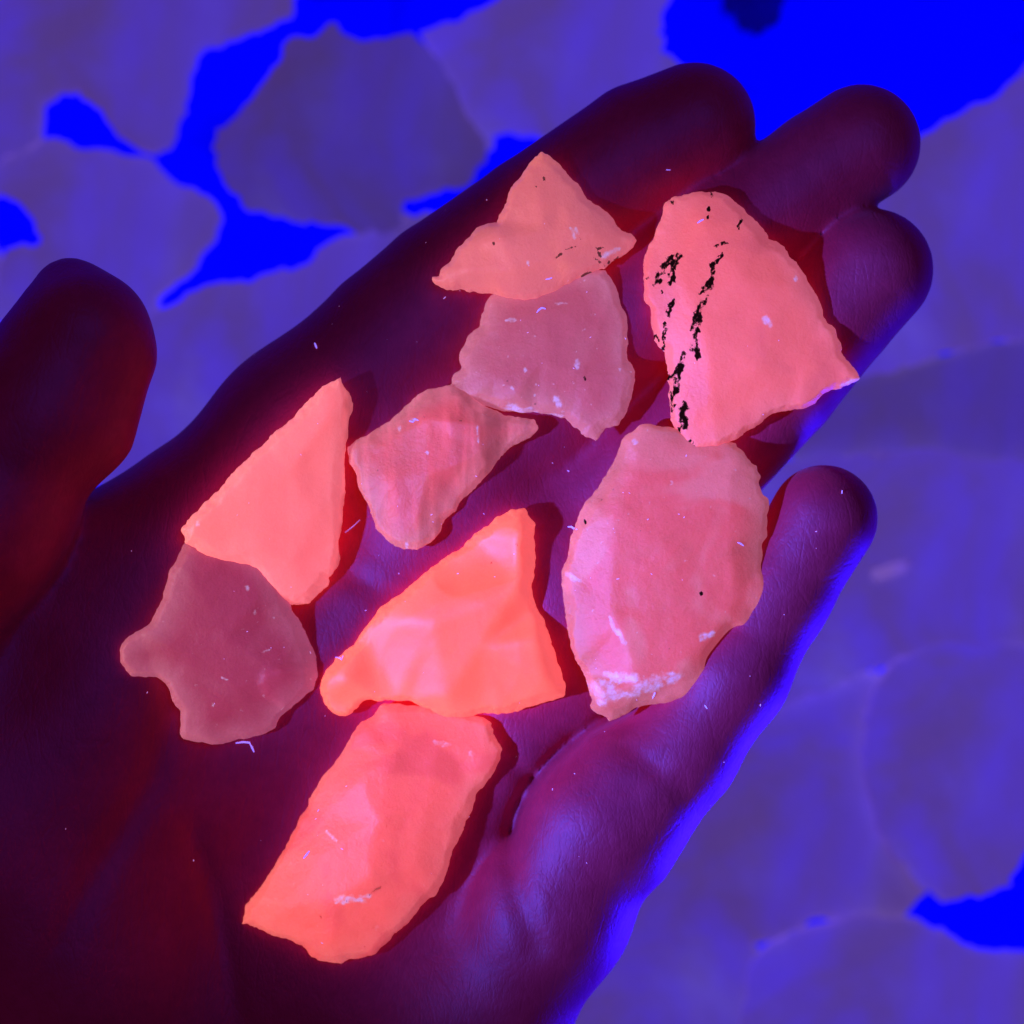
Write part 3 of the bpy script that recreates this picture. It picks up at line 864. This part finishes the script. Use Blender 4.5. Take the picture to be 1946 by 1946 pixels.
add_slab('long grey violet blurred stone beside the outer edge of the palm',
         [(1280, 1290), (1480, 1300), (1640, 1270), (1720, 1300), (1690, 1450), (1700, 1580), (1780, 1680), (1700, 1760), (1560, 1750), (1440, 1800), (1480, 1860), (1440, 2200), (850, 2200), (900, 1900)],
         B, 8, [(1500, 1400, 10), (1600, 1560, 11), (1400, 1600, 11), (1200, 1800, 10), (1460, 1690, 13), (1310, 1700, 13), (1420, 1900, 9)], 211, SLAB3)
add_slab('blurred blue violet stone at the bottom right corner',
         [(1430, 1830), (1520, 1770), (1640, 1740), (1720, 1745), (1790, 1770), (1860, 1815), (1960, 1815), (2250, 1800), (2250, 2200), (1380, 2200), (1400, 1950)],
         B + 2, 8, [(1560, 1850, 12), (1700, 1850, 11), (1800, 1950, 12), (1550, 2000, 12)], 212, SLAB)


DARK = slab_material('dark_blue_smudge', (0.01, 0.004, 0.5), (0.01, 0.006, 0.75), 0.0)  # added blob standing in for a soft dark smudge on the sheet
add_slab('small dark blue blob added at the top edge for a soft smudge on the sheet',
         [(1372, -60), (1470, -60), (1490, 0), (1478, 45), (1440, 66), (1402, 52), (1380, 15)], B, 3, [(1430, 0, 7)], 213, DARK, h=0.9)


# ------------------------------------------------------------------ lint and dust glowing in the ultraviolet light
bpy.context.view_layer.update()
dg = bpy.context.evaluated_depsgraph_get()


def surface(px, py):
    o = Vector((0, 0, CAM_H * 0.001))
    d = (Vector(P(px, py, 0.0) * 0.001) - o).normalized()
    hit, loc, nor, *_ = scene.ray_cast(dg, o, d)
    return loc, nor


lint_n = Nodes('blue_white_lint')
lint_n.b.inputs['Base Color'].default_value = (0.7, 0.7, 0.8, 1)
lint_n.b.inputs['Emission Color'].default_value = (*lin(150, 120, 255), 1)
lint_n.b.inputs['Emission Strength'].default_value = 1.0
dust_n = Nodes('pale_dust')
dust_n.b.inputs['Base Color'].default_value = (0.7, 0.6, 0.7, 1)
dust_n.b.inputs['Emission Color'].default_value = (*lin(205, 150, 220), 1)
dust_n.b.inputs['Emission Strength'].default_value = 0.75


def tube(pts, r, n=5):
    pts = [Vector(p) for p in pts]
    V, Q = [], []
    for i, p in enumerate(pts):
        t = (pts[min(i + 1, len(pts) - 1)] - pts[max(i - 1, 0)]).normalized()
        s = t.orthogonal().normalized()
        b = t.cross(s)
        rr = r * (0.6 if i in (0, len(pts) - 1) else 1.0)
        for k in range(n):
            a = 2 * math.pi * k / n
            V.append(p + (s * math.cos(a) + b * math.sin(a)) * rr)
    for i in range(len(pts) - 1):
        for k in range(n):
            Q.append((i * n + k, i * n + (k + 1) % n, (i + 1) * n + (k + 1) % n, (i + 1) * n + k))
    Q.append(tuple(range(n))[::-1])
    Q.append(tuple((len(pts) - 1) * n + k for k in range(n)))
    return V, Q


LINT = [
    ('crooked blue lint fibre hanging off the bottom edge of the mauve stone', [(448, 1412), (462, 1410), (474, 1411), (479, 1420), (483, 1429)], 0.16),
    ('short white lint fibre on the left edge of the large oval stone', [(1079, 1001), (1086, 1001), (1090, 1004), (1096, 1006)], 0.15),
    ('small hooked violet lint fibre on the toe of the brightest stone', [(638, 1249), (646, 1250), (649, 1254), (652, 1246)], 0.13),
    ('curled violet lint fibre on the lilac stone just below the topmost stone', [(1020, 594), (1024, 589), (1030, 585), (1037, 587)], 0.15),
    ('short straight blue lint fibre on the long stone', [(577, 1631), (583, 1624), (588, 1617)], 0.16),
    ('curved white lint fibre on the right half of the large oval stone', [(1402, 1031), (1408, 1033), (1413, 1037)], 0.13),
    ('pale violet lint fibre at the top of the black flecked stone', [(1325, 424), (1331, 420), (1337, 417)], 0.14),
    ('thin faint lint thread spanning the dark gap right of the flat triangular stone', [(656, 1012), (670, 1001), (684, 988)], 0.06),
    ('tiny curved blue lint fibre on the palm near the index knuckle', [(598, 652), (600, 657), (602, 662)], 0.16),
    ('short white lint fibre on the lower crust of the oval stone', [(1240, 1327), (1243, 1321), (1245, 1316)], 0.12),
    ('tiny white lint fibre on the pad below the little finger beside the oval stone', [(1339, 1340), (1342, 1344), (1344, 1347)], 0.11),
    ('pink lint fibre on the lower half of the topmost triangular stone', [(1037, 531), (1043, 530), (1049, 528)], 0.12),
    ('white strand standing in for a glint on the upper part of the banded stone', [(778, 800), (785, 802), (789, 796), (795, 799)], 0.12),  # glint on the stone, drawn as a glowing strand
    ('tiny blue lint fibre on the index fingertip', [(1266, 323), (1274, 323)], 0.10),
]
for label, pts, r in LINT:
    P3 = []
    for (x, y) in pts:
        loc, nor = surface(x, y)
        P3.append(loc + Vector((0, 0, (r * 0.9) * 0.001)))
    zs = sorted(p.z for p in P3)
    med = zs[-1]
    for p in P3:                       # a fibre spans small drops instead of following them
        p.z = max(p.z, med - 0.0035)
    c = P3[0].copy()
    V, Q = tube([p - c for p in P3], r * 0.001)
    me = bpy.data.meshes.new('lint_fibre')
    me.from_pydata([tuple(v) for v in V], [], Q)
    me.materials.append(lint_n.m)
    o = bpy.data.objects.new('lint_fibre', me)
    o.location = c
    col.objects.link(o)
    tag(o, label, 'lint', 'lint fibres clinging to stones and skin')

# dust: one loose scatter
rng = np.random.RandomState(3)
spots = [(572, 864), (604, 805), (870, 1090), (808, 860), (820, 978), (823, 992), (1030, 690), (1122, 641), (1188, 643), (1003, 632),
         (1184, 936), (1196, 937), (1231, 987), (1290, 977), (1300, 983), (1174, 1100), (1238, 1091), (1133, 1270), (1210, 1330), (600, 1556),
         (605, 1540), (650, 1613), (604, 1588), (658, 1494), (612, 1792), (585, 1700), (977, 1053), (1005, 505), (1480, 647), (1304, 866),
         (1450, 788), (1115, 555), (515, 1231), (540, 1230), (590, 1240), (470, 1200), (408, 1337), (426, 1252), (940, 1096), (250, 1047),
         (1551, 1010), (1551, 1042), (1490, 1168), (1600, 935), (1445, 1340), (1092, 1470), (1115, 1640), (1050, 1500), (925, 380), (845, 566),
         (280, 1316), (125, 1575), (368, 1635), (1050, 880), (1080, 895), (905, 905), (695, 1160), (758, 1090), (1320, 690), (1090, 700)]
for _ in range(60):
    spots.append((rng.uniform(420, 1450), rng.uniform(330, 1750)))
DV, DQ = [], []
for i, (x, y) in enumerate(spots):
    loc, nor = surface(x, y)
    if loc.z < -0.03:
        continue
    r = (0.10 + 0.10 * rng.rand()) if i < 60 else 0.05 + 0.06 * rng.rand()
    L = r * (0.6 + 2.0 * rng.rand())
    a = rng.uniform(0, math.pi)
    dx, dy = math.cos(a) * L * 0.0005, math.sin(a) * L * 0.0005
    V, Q = tube([loc + Vector((-dx, -dy, r * 0.0006)), loc + Vector((dx, dy, r * 0.0006))], r * 0.0006, 5)
    b = len(DV)
    DV += [tuple(v) for v in V]
    DQ += [tuple(b + k for k in q) for q in Q]
me = bpy.data.meshes.new('dust')
me.from_pydata(DV, [], DQ)
me.materials.append(dust_n.m)
o = bpy.data.objects.new('dust', me)
o['kind'] = 'stuff'
o['label'] = 'fine pale dust specks sprinkled over stones and skin'
o['category'] = 'dust'
col.objects.link(o)
